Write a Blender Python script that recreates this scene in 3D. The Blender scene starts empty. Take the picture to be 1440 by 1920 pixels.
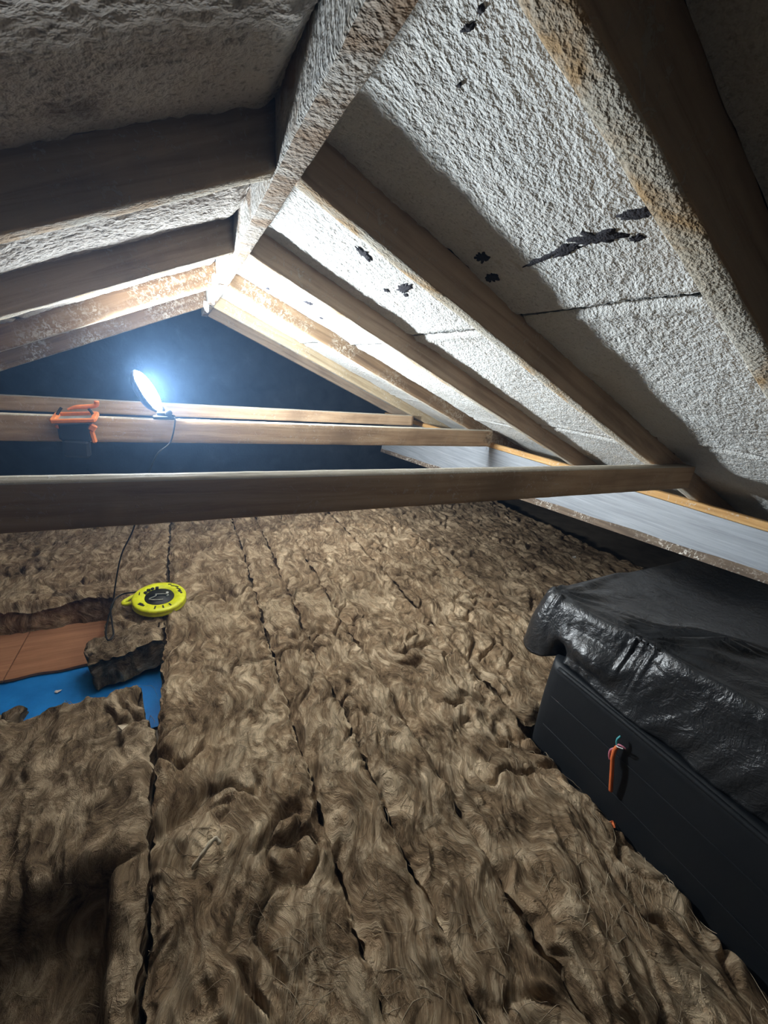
import bpy, math, random
import numpy as np
from mathutils import Vector, Matrix

# ------------------------------------------------------------------ camera
H = 1.25                                   # camera height above the ceiling boards
scene = bpy.context.scene
col = scene.collection
cam_d = bpy.data.cameras.new('camera')
cam = bpy.data.objects.new('camera', cam_d)
col.objects.link(cam)
Rr = Vector((0.89707, -0.43167, 0.094477))
Ru = Vector((0.063936, 0.338348, 0.938846))
Rf = Vector((0.437238, 0.836171, -0.331121))
m = Matrix.Identity(4)
for i in range(3):
    m[i][0] = Rr[i]; m[i][1] = Ru[i]; m[i][2] = -Rf[i]
m[2][3] = H
cam.matrix_world = m
cam_d.sensor_fit = 'HORIZONTAL'
cam_d.sensor_width = 36.0
cam_d.lens = 732.6 / 1440 * 36
cam_d.clip_start = 0.01
scene.camera = cam

# ------------------------------------------------------------------ world: no daylight, faintly dusty air
HAZE = 0.021
world = bpy.data.worlds.new('attic_air'); scene.world = world
world.use_nodes = True
wn = world.node_tree
for n in list(wn.nodes): wn.nodes.remove(n)
wo = wn.nodes.new('ShaderNodeOutputWorld')
bg = wn.nodes.new('ShaderNodeBackground'); bg.inputs[0].default_value = (0, 0, 0, 1); bg.inputs[1].default_value = 0
vs = wn.nodes.new('ShaderNodeVolumeScatter')
vs.inputs['Color'].default_value = (0.32, 0.58, 1.0, 1); vs.inputs['Density'].default_value = HAZE; vs.inputs['Anisotropy'].default_value = 0.66
wn.links.new(bg.outputs[0], wo.inputs['Surface']); wn.links.new(vs.outputs[0], wo.inputs['Volume'])

LAMP_STRENGTH = 430.0
LAMP_COLOR = (0.86, 0.94, 1.0)
vsn = scene.view_settings
vsn.view_transform = 'Standard'; vsn.look = 'None'; vsn.gamma = 1.0; vsn.use_curve_mapping = False
vsn.exposure = 1.5
scene.cycles.max_bounces = 4; scene.cycles.diffuse_bounces = 3; scene.cycles.use_adaptive_sampling = True; scene.cycles.adaptive_threshold = 0.07; scene.cycles.use_light_tree = False; scene.cycles.volume_bounces = 0
scene.cycles.sample_clamp_indirect = 8.0

# ------------------------------------------------------------------ helpers
rng = np.random.default_rng(7)
random.seed(7)

def _hash(ix, iy, seed):
    h = (ix.astype(np.int64) * 374761393 + iy.astype(np.int64) * 668265263 + seed * 2147483647) & 0xFFFFFFFF
    h = ((h ^ (h >> 13)) * 1274126177) & 0xFFFFFFFF
    return (h ^ (h >> 16)) & 0xFFFFFFFF

def pn(x, y, seed=0):
    """2-D gradient noise, about -0.7..0.7"""
    x = np.asarray(x, float); y = np.asarray(y, float)
    xi = np.floor(x).astype(np.int64); yi = np.floor(y).astype(np.int64)
    xf = x - xi; yf = y - yi
    u = xf * xf * xf * (xf * (xf * 6 - 15) + 10); v = yf * yf * yf * (yf * (yf * 6 - 15) + 10)
    def g(ox, oy):
        a = _hash(xi + ox, yi + oy, seed) * (2 * np.pi / 4294967296.0)
        return np.cos(a) * (xf - ox) + np.sin(a) * (yf - oy)
    return (g(0, 0) * (1 - u) + g(1, 0) * u) * (1 - v) + (g(0, 1) * (1 - u) + g(1, 1) * u) * v

def fbm(x, y, oct=4, seed=0):
    s = 0; a = 1.0; f = 1.0
    for k in range(oct):
        s = s + a * pn(x * f, y * f, seed + k * 17); a *= .5; f *= 2.03
    return s

def sstep(a, b, x):
    t = np.clip((x - a) / (b - a), 0, 1); return t * t * (3 - 2 * t)

def tag(o, label=None, cat=None, group=None, kind=None):
    if label: o['label'] = label
    if cat: o['category'] = cat
    if group: o['group'] = group
    if kind: o['kind'] = kind
    return o

def empty(name, loc):
    o = bpy.data.objects.new(name, None); col.objects.link(o)
    o.location = loc; o.empty_display_size = .05
    return o

def mk(name, V, F, mats, parent=None, midx=None, smooth=True):
    """link one mesh; V in world coordinates; origin goes to the base centre"""
    V = np.asarray(V, float).reshape(-1, 3)
    lo = V.min(0); hi = V.max(0)
    org = np.array([(lo[0] + hi[0]) / 2, (lo[1] + hi[1]) / 2, lo[2]])
    me = bpy.data.meshes.new(name)
    if isinstance(F, np.ndarray) and F.ndim == 2:
        nf, k = F.shape
        me.vertices.add(len(V)); me.vertices.foreach_set('co', (V - org).astype(np.float32).ravel())
        me.loops.add(nf * k); me.loops.foreach_set('vertex_index', F.astype(np.int32).ravel())
        me.polygons.add(nf); me.polygons.foreach_set('loop_start', np.arange(0, nf * k, k, dtype=np.int32))
        me.polygons.foreach_set('loop_total', np.full(nf, k, dtype=np.int32))
        me.update(calc_edges=True)
    else:
        me.from_pydata((V - org).tolist(), [], [list(map(int, f)) for f in F])
    if not isinstance(mats, (list, tuple)): mats = [mats]
    for mt in mats: me.materials.append(mt)
    if midx is not None: me.polygons.foreach_set('material_index', np.asarray(midx, np.int32))
    me.polygons.foreach_set('use_smooth', np.full(len(me.polygons), bool(smooth)))
    me.validate(); me.update()
    o = bpy.data.objects.new(name, me); col.objects.link(o)
    if parent is not None:
        o.parent = parent; o.location = Vector(org.tolist()) - world_loc(parent)
    else:
        o.location = org.tolist()
    return o

def world_loc(o):
    l = Vector(o.location)
    while o.parent is not None:
        o = o.parent; l = l + Vector(o.location)
    return l

class MB:
    """collects simple shapes for one mesh"""
    def __init__(s): s.V = []; s.F = []
    def add(s, V, F):
        k = len(s.V); s.V += [tuple(v) for v in V]; s.F += [tuple(i + k for i in f) for f in F]; return s
    def box(s, c, sz, M=None, bev=0.0):
        hx, hy, hz = [a / 2 for a in sz]
        b = min(bev, hx * .9, hy * .9, hz * .9)
        if b <= 0:
            V = [(x, y, z) for x in (-hx, hx) for y in (-hy, hy) for z in (-hz, hz)]
            F = [(0, 1, 3, 2), (4, 6, 7, 5), (0, 4, 5, 1), (2, 3, 7, 6), (0, 2, 6, 4), (1, 5, 7, 3)]
        else:
            V = []; idx = {}
            for sx in (-1, 1):
                for sy in (-1, 1):
                    for sz_ in (-1, 1):
                        for ax in range(3):
                            p = [sx * (hx - b), sy * (hy - b), sz_ * (hz - b)]
                            p[ax] += (sx, sy, sz_)[ax] * b
                            idx[(sx, sy, sz_, ax)] = len(V); V.append(tuple(p))
            F = []
            sg = (-1, 1)
            for ax in range(3):
                o1, o2 = [(1, 2), (0, 2), (0, 1)][ax]
                for sd in sg:
                    q = []
                    for a, c2 in ((-1, -1), (1, -1), (1, 1), (-1, 1)):
                        k = [0, 0, 0]; k[ax] = sd; k[o1] = a; k[o2] = c2; q.append(idx[(*k, ax)])
                    F.append(tuple(q))
                for a in sg:
                    for c2 in sg:
                        q = []
                        for (sd, axx) in ((-1, o1), (1, o1), (1, o2), (-1, o2)):
                            k = [0, 0, 0]; k[ax] = sd; k[o1] = a; k[o2] = c2; q.append(idx[(*k, axx)])
                        F.append(tuple(q))
            for k in [(a, b2, c2) for a in sg for b2 in sg for c2 in sg]:
                F.append(tuple(idx[(*k, ax)] for ax in range(3)))
        if M is not None: V = [tuple((M @ Vector(v))) for v in V]
        s.add([(v[0] + c[0], v[1] + c[1], v[2] + c[2]) for v in V], F); return s
    def tube(s, pts, r, n=8, cap=True):
        pts = [Vector(p) for p in pts]; N = len(pts)
        rr = r if isinstance(r, (list, tuple)) else [r] * N
        k0 = len(s.V); up = Vector((0.13, 0.31, 0.94)).normalized()
        for i, p in enumerate(pts):
            t = (pts[min(i + 1, N - 1)] - pts[max(i - 1, 0)]).normalized()
            a = t.cross(up)
            if a.length < .05: a = t.cross(Vector((1, 0, 0)))
            a.normalize(); b = t.cross(a)
            for j in range(n):
                th = 2 * math.pi * j / n
                s.V.append(tuple(p + (a * math.cos(th) + b * math.sin(th)) * rr[i]))
        for i in range(N - 1):
            for j in range(n):
                s.F.append((k0 + i * n + j, k0 + i * n + (j + 1) % n, k0 + (i + 1) * n + (j + 1) % n, k0 + (i + 1) * n + j))
        if cap:
            s.F.append(tuple(k0 + j for j in range(n))[::-1]); s.F.append(tuple(k0 + (N - 1) * n + j for j in range(n)))
        return s
    def lathe(s, prof, c, M=None, n=48, sq=1.0):
        k0 = len(s.V)
        for (r, z) in prof:
            for j in range(n):
                th = 2 * math.pi * j / n
                v = Vector((r * math.cos(th), r * math.sin(th) * sq, z))
                if M is not None: v = M @ v
                s.V.append((v[0] + c[0], v[1] + c[1], v[2] + c[2]))
        for i in range(len(prof) - 1):
            for j in range(n):
                s.F.append((k0 + i * n + j, k0 + i * n + (j + 1) % n, k0 + (i + 1) * n + (j + 1) % n, k0 + (i + 1) * n + j))
        if prof[0][0] > 1e-6: s.F.append(tuple(k0 + j for j in range(n))[::-1])
        if prof[-1][0] > 1e-6: s.F.append(tuple(k0 + (len(prof) - 1) * n + j for j in range(n)))
        return s
    def build(s, name, mat, parent=None, smooth=False): return mk(name, s.V, s.F, mat, parent, smooth=smooth)

def smooth_path(pts, n=12):
    P = [Vector(p) for p in pts]; out = []
    for i in range(len(P) - 1):
        p0 = P[max(i - 1, 0)]; p1 = P[i]; p2 = P[i + 1]; p3 = P[min(i + 2, len(P) - 1)]
        for k in range(n):
            t = k / n
            out.append(.5 * ((2 * p1) + (p2 - p0) * t + (2 * p0 - 5 * p1 + 4 * p2 - p3) * t * t + (3 * p1 - p0 - 3 * p2 + p3) * t ** 3))
    out.append(P[-1]); return out

# ------------------------------------------------------------------ materials
class NT:
    def __init__(s, name):
        s.m = bpy.data.materials.new(name); s.m.use_nodes = True
        s.t = s.m.node_tree; s.b = s.t.nodes['Principled BSDF']; s.b.inputs['Specular IOR Level'].default_value = .25
        s.tc = s.t.nodes.new('ShaderNodeTexCoord')
    def n(s, typ, **kw):
        nd = s.t.nodes.new(typ)
        for k, v in kw.items(): setattr(nd, k, v)
        return nd
    def l(s, a, b): s.t.links.new(a, b)
    def mapv(s, scale=(1, 1, 1), src=None):
        mp = s.n('ShaderNodeMapping'); mp.inputs['Scale'].default_value = scale
        s.l(src if src is not None else s.tc.outputs['Object'], mp.inputs['Vector']); return mp.outputs[0]
    def noise(s, scale, detail=4, rough=.55, dist=0, vec=None, out='Fac'):
        nd = s.n('ShaderNodeTexNoise'); nd.inputs['Scale'].default_value = scale; nd.inputs['Detail'].default_value = detail
        nd.inputs['Roughness'].default_value = rough; nd.inputs['Distortion'].default_value = dist
        s.l(vec if vec is not None else s.tc.outputs['Object'], nd.inputs['Vector']); return nd.outputs[out]
    def ramp(s, fac, stops):
        r = s.n('ShaderNodeValToRGB'); e = r.color_ramp.elements
        while len(e) < len(stops): e.new(.5)
        for i, (p, c) in enumerate(stops):
            e[i].position = p; e[i].color = (*c, 1) if len(c) == 3 else c
        s.l(fac, r.inputs[0]); return r.outputs[0]
    def mix(s, fac, a, b, blend='MIX'):
        x = s.n('ShaderNodeMix'); x.data_type = 'RGBA'; x.blend_type = blend
        for sock, v in ((x.inputs[0], fac), (x.inputs[6], a), (x.inputs[7], b)):
            if isinstance(v, (int, float)): sock.default_value = v
            elif isinstance(v, tuple): sock.default_value = (*v, 1) if len(v) == 3 else v
            else: s.l(v, sock)
        return x.outputs[2]
    def math(s, op, a, b=0.0):
        x = s.n('ShaderNodeMath'); x.operation = op
        for sock, v in ((x.inputs[0], a), (x.inputs[1], b)):
            if isinstance(v, (int, float)): sock.default_value = v
            else: s.l(v, sock)
        return x.outputs[0]
    def bump(s, h, strength=.5, dist=.01):
        b = s.n('ShaderNodeBump'); b.inputs['Strength'].default_value = strength; b.inputs['Distance'].default_value = dist
        s.l(h, b.inputs['Height']); s.l(b.outputs[0], s.b.inputs['Normal'])
    def fin(s, color=None, rough=.8, spec=None, metal=None):
        if isinstance(color, tuple): s.b.inputs['Base Color'].default_value = (*color, 1)
        elif color is not None: s.l(color, s.b.inputs['Base Color'])
        if isinstance(rough, (int, float)): s.b.inputs['Roughness'].default_value = rough
        else: s.l(rough, s.b.inputs['Roughness'])
        if spec is not None: s.b.inputs['Specular IOR Level'].default_value = spec
        if metal is not None: s.b.inputs['Metallic'].default_value = metal
        return s.m

def wood(name, dark, mid, light, axis='x', stain=.5, speck=0.0, rough=.75, specks=(.75, .72, .66), tilt=0.0):
    t = NT(name)
    sc = {'x': (1.2, 22, 22), 'y': (22, 1.2, 22)}[axis]
    rm = t.n('ShaderNodeMapping'); rm.inputs['Rotation'].default_value = (0, tilt, 0); t.l(t.tc.outputs['Object'], rm.inputs['Vector'])
    g = t.noise(2.2, 6, .6, .6, t.mapv(sc, rm.outputs[0]))
    c = t.ramp(g, [(.3, dark), (.5, mid), (.72, light)])
    b = t.noise(3.2, 4, .6, .3)
    c = t.mix(t.math('MULTIPLY', t.ramp(b, [(.48, (0, 0, 0)), (.7, (1, 1, 1))]), stain), c, tuple(.45 * a for a in dark))
    h = g
    if speck > 0:
        s = t.ramp(t.noise(70, 5, .7, 1.2), [(.60 - .1 * speck, (0, 0, 0)), (.66 - .1 * speck, (1, 1, 1))])
        w = t.ramp(t.noise(5, 3, .5), [(.42, (0, 0, 0)), (.6, (1, 1, 1))])
        k = t.mix(1.0, s, w, 'MULTIPLY'); c = t.mix(k, c, specks)
        h = t.math('ADD', g, t.math('MULTIPLY', k, .6))
    t.bump(h, .5, .004)
    return t.fin(c, rough)

def sprayed(name, base, dirt, bare=None, bare_at=.62, grain=130, gstr=.9, fleck=0.35):
    t = NT(name)
    g = t.noise(grain, 2, .55, 0); g2 = t.noise(grain * .3, 3, .6, .2)
    lowf = t.noise(4.5, 5, .6, .4)
    c = t.mix(t.ramp(lowf, [(.35, (0, 0, 0)), (.75, (1, 1, 1))]), base, dirt)
    c = t.mix(t.math('MULTIPLY', t.ramp(g, [(.30, (1, 1, 1)), (.44, (0, 0, 0))]), fleck), c, tuple(.35 * a for a in dirt))
    if bare:
        k = t.ramp(t.noise(6.5, 5, .65, .5, t.mapv((.7, 1.3, 1.3))), [(bare_at - .06, (0, 0, 0)), (bare_at + .05, (1, 1, 1))])
        c = t.mix(t.math('MULTIPLY', k, .85), c, bare)
    t.bump(t.math('ADD', g, t.math('MULTIPLY', g2, .7)), gstr, .006)
    return t.fin(c, .9, .15)

M = {}
for sfx, tl_ in (('', -.379), ('_l', .424)):
    M['rafter' + sfx] = wood('rafter_timber' + sfx, (.32, .235, .165), (.48, .365, .26), (.58, .46, .34), stain=.35, speck=.35, specks=(.5, .44, .36), tilt=tl_)
    M['rafter_splashed' + sfx] = wood('splashed_rafter_timber' + sfx, (.18, .11, .06), (.28, .18, .10), (.38, .26, .155), stain=.25, speck=1.0, specks=(.62, .55, .45), tilt=tl_)
M['rafter_pale'] = wood('pale_rafter_timber', (.36, .27, .16), (.48, .38, .24), (.58, .48, .33), stain=.2, speck=.5, tilt=-.379)
M['rafter_under'] = sprayed('sprayed_rafter_underside', (.60, .58, .52), (.52, .45, .34), (.44, .28, .13), .54, 190, .6)
M['tie'] = wood('tie_timber', (.38, .245, .145), (.54, .37, .225), (.64, .47, .31), stain=.5, speck=.25, specks=(.6, .5, .4))
M['tie_top'] = wood('tie_lit_top', (.48, .42, .33), (.6, .54, .44), (.68, .63, .54), stain=.12, speck=.6)  # paler copy of the tie timber, lamplight on the tops put into the colour
M['plate'] = wood('plate_timber', (.46, .25, .09), (.6, .35, .14), (.68, .45, .21), axis='y', stain=.2, speck=.3)
M['ridge'] = sprayed('sprayed_ridge', (.66, .67, .66), (.54, .50, .43), (.34, .235, .15), .585, 130, .9)
M['ridge_under'] = sprayed('bare_ridge_underside', (.60, .58, .54), (.40, .33, .26), (.34, .235, .15), .52, 120, .9)
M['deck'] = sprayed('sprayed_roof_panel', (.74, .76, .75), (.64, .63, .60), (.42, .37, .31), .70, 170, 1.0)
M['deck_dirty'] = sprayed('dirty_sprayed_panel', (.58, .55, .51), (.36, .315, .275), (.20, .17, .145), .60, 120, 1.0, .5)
t = NT('torn_felt'); M['torn'] = (t.bump(t.noise(220, 2, .5), .8, .004), t.fin((.028, .027, .034), .85))[1]
t = NT('roof_felt'); M['felt'] = t.fin(t.ramp(t.noise(6, 4), [(.3, (.012, .011, .011)), (.7, (.03, .026, .024))]), .9)
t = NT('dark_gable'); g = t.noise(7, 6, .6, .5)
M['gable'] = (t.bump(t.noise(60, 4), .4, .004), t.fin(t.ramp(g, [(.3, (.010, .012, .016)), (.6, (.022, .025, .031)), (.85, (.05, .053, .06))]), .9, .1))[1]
t = NT('plaster_ceiling_board'); M['floor'] = t.fin(t.ramp(t.noise(9, 4), [(.3, (.10, .08, .06)), (.7, (.17, .14, .11))]), .9)
t = NT('old_wall_plaster'); M['wall'] = t.fin(t.ramp(t.noise(5, 5), [(.3, (.20, .19, .17)), (.7, (.28, .265, .245))]), .9)

def wool(name, dark, mid, light, sx=1.0):
    t = NT(name)
    P = t.tc.outputs['Object']
    w1 = t.noise(5.5, 1, .5, 0, P, 'Color')
    v = t.n('ShaderNodeVectorMath', operation='MULTIPLY_ADD'); t.l(w1, v.inputs[0]); v.inputs[1].default_value = (.26, .26, .26); t.l(P, v.inputs[2])
    fib = t.noise(13, 7, .70, .35, t.mapv((2.6 * sx, .8, 1.6), v.outputs[0]))
    lum = t.noise(6, 3, .6, .6, P)
    mixf = t.math('ADD', t.math('MULTIPLY', fib, .68), t.math('MULTIPLY', lum, .32))
    c = t.ramp(mixf, [(.37, dark), (.49, mid), (.58, light), (.70, tuple(min(1, 1.35 * a) for a in light))])
    t.bump(fib, 1.0, .035)
    return t.fin(c, 1.0, .05)
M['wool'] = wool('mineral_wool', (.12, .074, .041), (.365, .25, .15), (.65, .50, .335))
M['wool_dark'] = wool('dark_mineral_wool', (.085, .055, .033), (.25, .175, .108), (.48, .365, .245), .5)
t = NT('wool_fibre'); M['fibre'] = t.fin(t.ramp(t.noise(3, 2), [(.3, (.22, .155, .095)), (.7, (.50, .40, .28))]), 1.0, .05)
t = NT('blue_membrane'); M['blue'] = (t.bump(t.noise(14, 4), .3, .01), t.fin(t.ramp(t.noise(9, 4), [(.3, (.012, .17, .52)), (.7, (.02, .24, .66))]), .5))[1]
M['board'] = wood('brown_board', (.30, .13, .065), (.39, .18, .095), (.47, .23, .125), axis='x', stain=.25, rough=.7)
t = NT('purlin_face')
g = t.noise(3, 6, .65, .3, t.mapv((20, 1.0, 26)))
M['purlin'] = (t.bump(g, .25, .002), t.fin(t.ramp(g, [(.3, (.24, .26, .29)), (.6, (.36, .39, .43)), (.8, (.46, .49, .53))]), t.ramp(t.noise(4, 4), [(.3, (.32,) * 3), (.7, (.5,) * 3)]), .5))[1]
M['purlin_edge'] = wood('purlin_raw_edge', (.10, .07, .05), (.17, .125, .09), (.27, .21, .155), axis='y', stain=.4, speck=.6)
t = NT('tank_jacket'); M['jacket'] = (t.bump(t.noise(6, 4), .25, .02), t.fin((.010, .012, .015), .55, .35))[1]
t = NT('black_plastic'); g = t.noise(20, 4, .6, 1.6); g2 = t.noise(70, 3, .6, 1.5)
M['plastic'] = (t.bump(t.math('ADD', g, t.math('MULTIPLY', g2, .35)), .5, .008), t.fin((.017, .018, .020), t.ramp(t.noise(7, 4), [(.3, (.26,) * 3), (.7, (.42,) * 3)]), .55))[1]
def plain(name, c, rough=.6, spec=.4):
    t = NT(name); n_ = t.noise(40, 4)
    cc = t.ramp(n_, [(.3, tuple(.82 * a for a in c)), (.7, tuple(min(1, 1.1 * a) for a in c))]); t.bump(n_, .08, .002)
    return t.fin(cc, rough, spec)
M['yellow'] = plain('yellow_plastic', (.78, .80, .02), .4)
M['black'] = plain('black_rubber', (.012, .012, .013), .5)
M['grey'] = plain('grey_print', (.30, .31, .28), .6)
M['orange'] = plain('orange_plastic', (.85, .25, .06), .45)
M['copper_orange'] = plain('orange_sleeve', (.75, .17, .05), .5)
M['teal'] = plain('teal_wire', (.08, .42, .45), .4)
M['pink'] = plain('pink_wire', (.55, .18, .25), .4)
M['white'] = plain('white_bit', (.72, .70, .66), .7)
M['straw'] = plain('pale_straw', (.62, .52, .38), .8)
t = NT('lamp_light'); t.b.inputs['Base Color'].default_value = (.8, .8, .8, 1)
t.b.inputs['Emission Color'].default_value = (*LAMP_COLOR, 1); t.b.inputs['Emission Strength'].default_value = LAMP_STRENGTH
M['lamp'] = t.m

# ------------------------------------------------------------------ roof geometry
TR, TL = .3985, .452                       # slope of the two pitches
XR, XL = .188, .147                        # ridge board faces
ZR = H + .28                               # underside of ridge and rafter heads
DR, DL = .078, .088                        # rafter depth, measured vertically
def zbr(x): return ZR - TR * (x - XR)
def zbl(x): return ZR + TL * (x - XL)
Y0, Y1 = -2.6, 3.55
XE, XW = 4.0, -3.2

def grid_faces(nu, nv):
    i = np.arange(nu - 1)[:, None] * nv + np.arange(nv - 1)[None, :]
    return np.stack([i, i + nv, i + nv + 1, i + 1], -1).reshape(-1, 4)

# floor and walls
def slab(name, lo, hi, mat):
    c = [(a + b) / 2 for a, b in zip(lo, hi)]; s = [b - a for a, b in zip(lo, hi)]
    o = MB().box(c, s).build(name, mat); tag(o, kind='structure'); return o
slab('floor', (XW, Y0, -.03), (XE, Y1, 0), M['floor'])
def gable(name, y, th, mat):
    P = [(XW, 0), (XE, 0), (XE, zbr(XE) + DR), ((XL + XR) / 2, ZR + .12), (XW, zbl(XW) + DL)]
    n = len(P); V = [(x, y, z) for x, z in P] + [(x, y + th, z) for x, z in P]
    F = [tuple(range(n)), tuple(range(2 * n - 1, n - 1, -1))] + [(i, i + n, (i + 1) % n + n, (i + 1) % n) for i in range(n)]
    return tag(mk(name, V, F, mat, smooth=False), kind='structure')
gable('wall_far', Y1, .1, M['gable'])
gable('wall_near', Y0 - .1, .1, M['wall'])
slab('wall_left', (XW - .1, Y0, -.03), (XW, Y1, zbl(XW) + DL + .02), M['wall'])
slab('wall_right', (XE, Y0, -.03), (XE + .1, Y1, zbr(XE) + DR + .02), M['wall'])

RY = [.28, .756, 1.324, 1.975, 2.8, 3.45]  # near faces of the rafters, from the camera to the gable
RT = .042

# roof skin: felt behind, sprayed panels in the bays
def skin(side):
    if side > 0: xs, zf = (XR, XE), lambda x: zbr(x) + DR + .022
    else: xs, zf = (XL, XW), lambda x: zbl(x) + DL + .022
    V = []
    for dz in (0, .03):
        for x in xs:
            for y in (Y0, Y1): V.append((x, y, zf(x) + dz))
    F = [(0, 1, 3, 2), (4, 6, 7, 5), (0, 4, 5, 1), (2, 3, 7, 6), (0, 2, 6, 4), (1, 5, 7, 3)]
    return tag(mk('ceiling', V, F, M['felt'], smooth=False), kind='structure')
sk_r, sk_l = skin(1), skin(-1)

SURF = {}
def panel(parent, side, x0, x1, y0, y1, step, mat, seed, amp=.0022, name='roof_panel', sag=0.0):
    nu = max(2, int(abs(x1 - x0) * 1.08 / step)); nv = max(2, int((y1 - y0) / step))
    u = np.linspace(x0, x1, nu); v = np.linspace(y0, y1, nv)
    X, Y = np.meshgrid(u, v, indexing='ij')
    if side > 0: Z = zbr(X) + DR
    else: Z = zbl(X) + DL
    g = amp * (1.3 * pn(X * 75, Y * 75, seed) + .9 * pn(X * 38, Y * 38, seed + 3)) + .006 * pn(X * 7, Y * 5, seed + 5)
    e = np.minimum(np.abs(X - x0), np.abs(X - x1))
    g = g + .005 * (1 - sstep(0, .012, e)) - .0035 * sstep(.004, .02, e) * (1 - sstep(.02, .05, e))
    Z = Z - .004 + g - sag * np.sin(np.pi * np.clip((Y - y0) / (y1 - y0), 0, 1))
    SURF[seed] = lambda x, y: -.004 + .006 * float(pn(np.array(x * 7), np.array(y * 5), seed + 5))
    X = X + np.where(np.abs(X - x0) < 1e-6, .006 * pn(Y * 9, Y * 0 + seed, 1), 0) + np.where(np.abs(X - x1) < 1e-6, .006 * pn(Y * 9, Y * 0 + seed + 9, 2), 0)
    top = np.stack([X, Y, Z], -1).reshape(-1, 3)
    F = grid_faces(nu, nv)
    # upper side so that the panel has thickness
    Zb = (zbr(X) + DR if side > 0 else zbl(X) + DL) + .02
    ring = [i * nv for i in range(nu)] + [(nu - 1) * nv + j for j in range(1, nv)] + [i * nv + nv - 1 for i in range(nu - 2, -1, -1)] + [j for j in range(nv - 2, 0, -1)]
    bot = np.stack([X, Y, Zb], -1).reshape(-1, 3)[ring]
    k = len(top); n = len(ring)
    side_f = np.array([(ring[i], ring[(i + 1) % n], k + (i + 1) % n, k + i) for i in range(n)])
    o = mk(name, np.vstack([top, bot]), np.vstack([F, side_f]), mat, parent); o['pseed'] = seed
    return o

bays = [(Y0, RY[0], 9)] + [(RY[i] + RT, RY[i + 1], i) for i in range(len(RY) - 1)] + [(RY[-1] + RT, Y1, 8)]
panels = {}
JR = {0: (.695, 1.355), 1: (.735, 1.45), 2: (.775, 1.575)}
for (a, b, k) in bays:
    j1, j2 = JR.get(k, (.73, 1.45))
    ed = [XR + .001, j1, j2, 2.15, 2.85, 3.5, XE]
    for i in range(len(ed) - 1):
        st = .004 if (k in (0, 1) and i < 2) else .006 if (k in (0, 1, 2, 3) and i < 3) else .02
        panels[(1, k, i)] = panel(sk_r, 1, ed[i] + .002, ed[i + 1] - .002, a, b, st, M['deck'], 11 + k * 7 + i)
    ed = [XL - .001, -.52, -1.2, -1.9, -2.6, XW]
    for i in range(len(ed) - 1):
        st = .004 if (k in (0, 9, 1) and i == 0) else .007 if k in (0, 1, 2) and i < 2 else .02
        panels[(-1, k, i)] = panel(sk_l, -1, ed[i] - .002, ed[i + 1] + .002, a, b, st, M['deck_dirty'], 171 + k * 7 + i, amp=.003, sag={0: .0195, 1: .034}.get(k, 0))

# torn places where the dark felt shows, slightly proud of the spray
def torn(parent, cx, cy, lx, ly, seed, rot=0.0):
    sf = SURF[parent['pseed']]
    lx *= .8; ly *= .85
    n = 64; V = []; r = np.random.default_rng(seed)
    for ring_, f in ((0, 1.0), (1, .55)):
        for i in range(n):
            th = 2 * math.pi * i / n
            rr = f * (1 + .9 * float(pn(np.array(2.5 * math.cos(th) + seed), np.array(2.5 * math.sin(th)), seed)) + .4 * float(pn(np.array(7 * math.cos(th)), np.array(7 * math.sin(th) + seed), seed)))
            dx, dy = lx * rr * math.cos(th), ly * rr * math.sin(th)
            x = cx + dx * math.cos(rot) - dy * math.sin(rot); y = cy + dx * math.sin(rot) + dy * math.cos(rot)
            V.append((x, y, zbr(x) + DR + sf(x, y) - (.0022 if ring_ == 0 else .0028)))
    V += [(x, y, z + .006) for x, y, z in V[:n]]
    F = [(i, (i + 1) % n, n + (i + 1) % n, n + i) for i in range(n)] + [tuple(range(n, 2 * n))] + [(i, 2 * n + i, 2 * n + (i + 1) % n, (i + 1) % n) for i in range(n)]
    return mk('torn_patch', V, F, M['torn'], parent)
pa = panels[(1, 0, 0)]
torn(pa, .555, .585, .004, .045, 3, -.12); torn(pa, .550, .530, .009, .035, 4, -.1); torn(pa, .541, .470, .015, .045, 5, .1); torn(pa, .522, .395, .007, .03, 8, .2)
torn(pa, .560, .42, .006, .010, 12); torn(pa, .517, .693, .012, .022, 14); torn(pa, .566, .722, .011, .02, 16)
torn(pa, .268, .440, .0025, .009, 18, .3); torn(pa, .266, .418, .003, .004, 21); torn(pa, .297, .49, .002, .003, 23)
pb = panels[(1, 1, 0)]
torn(pb, .405, 1.015, .026, .018, 31, .4); torn(pb, .532, 1.03, .015, .05, 33, -.1); torn(pb, .521, 1.115, .007, .012, 35); torn(pb, .555, 1.06, .006, .012, 36)
pc = panels[(1, 2, 0)]
torn(pc, .471, 1.745, .016, .03, 41, .3); torn(pc, .34, 1.9, .008, .02, 43); torn(pc, .56, 1.85, .008, .02, 45)

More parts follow.
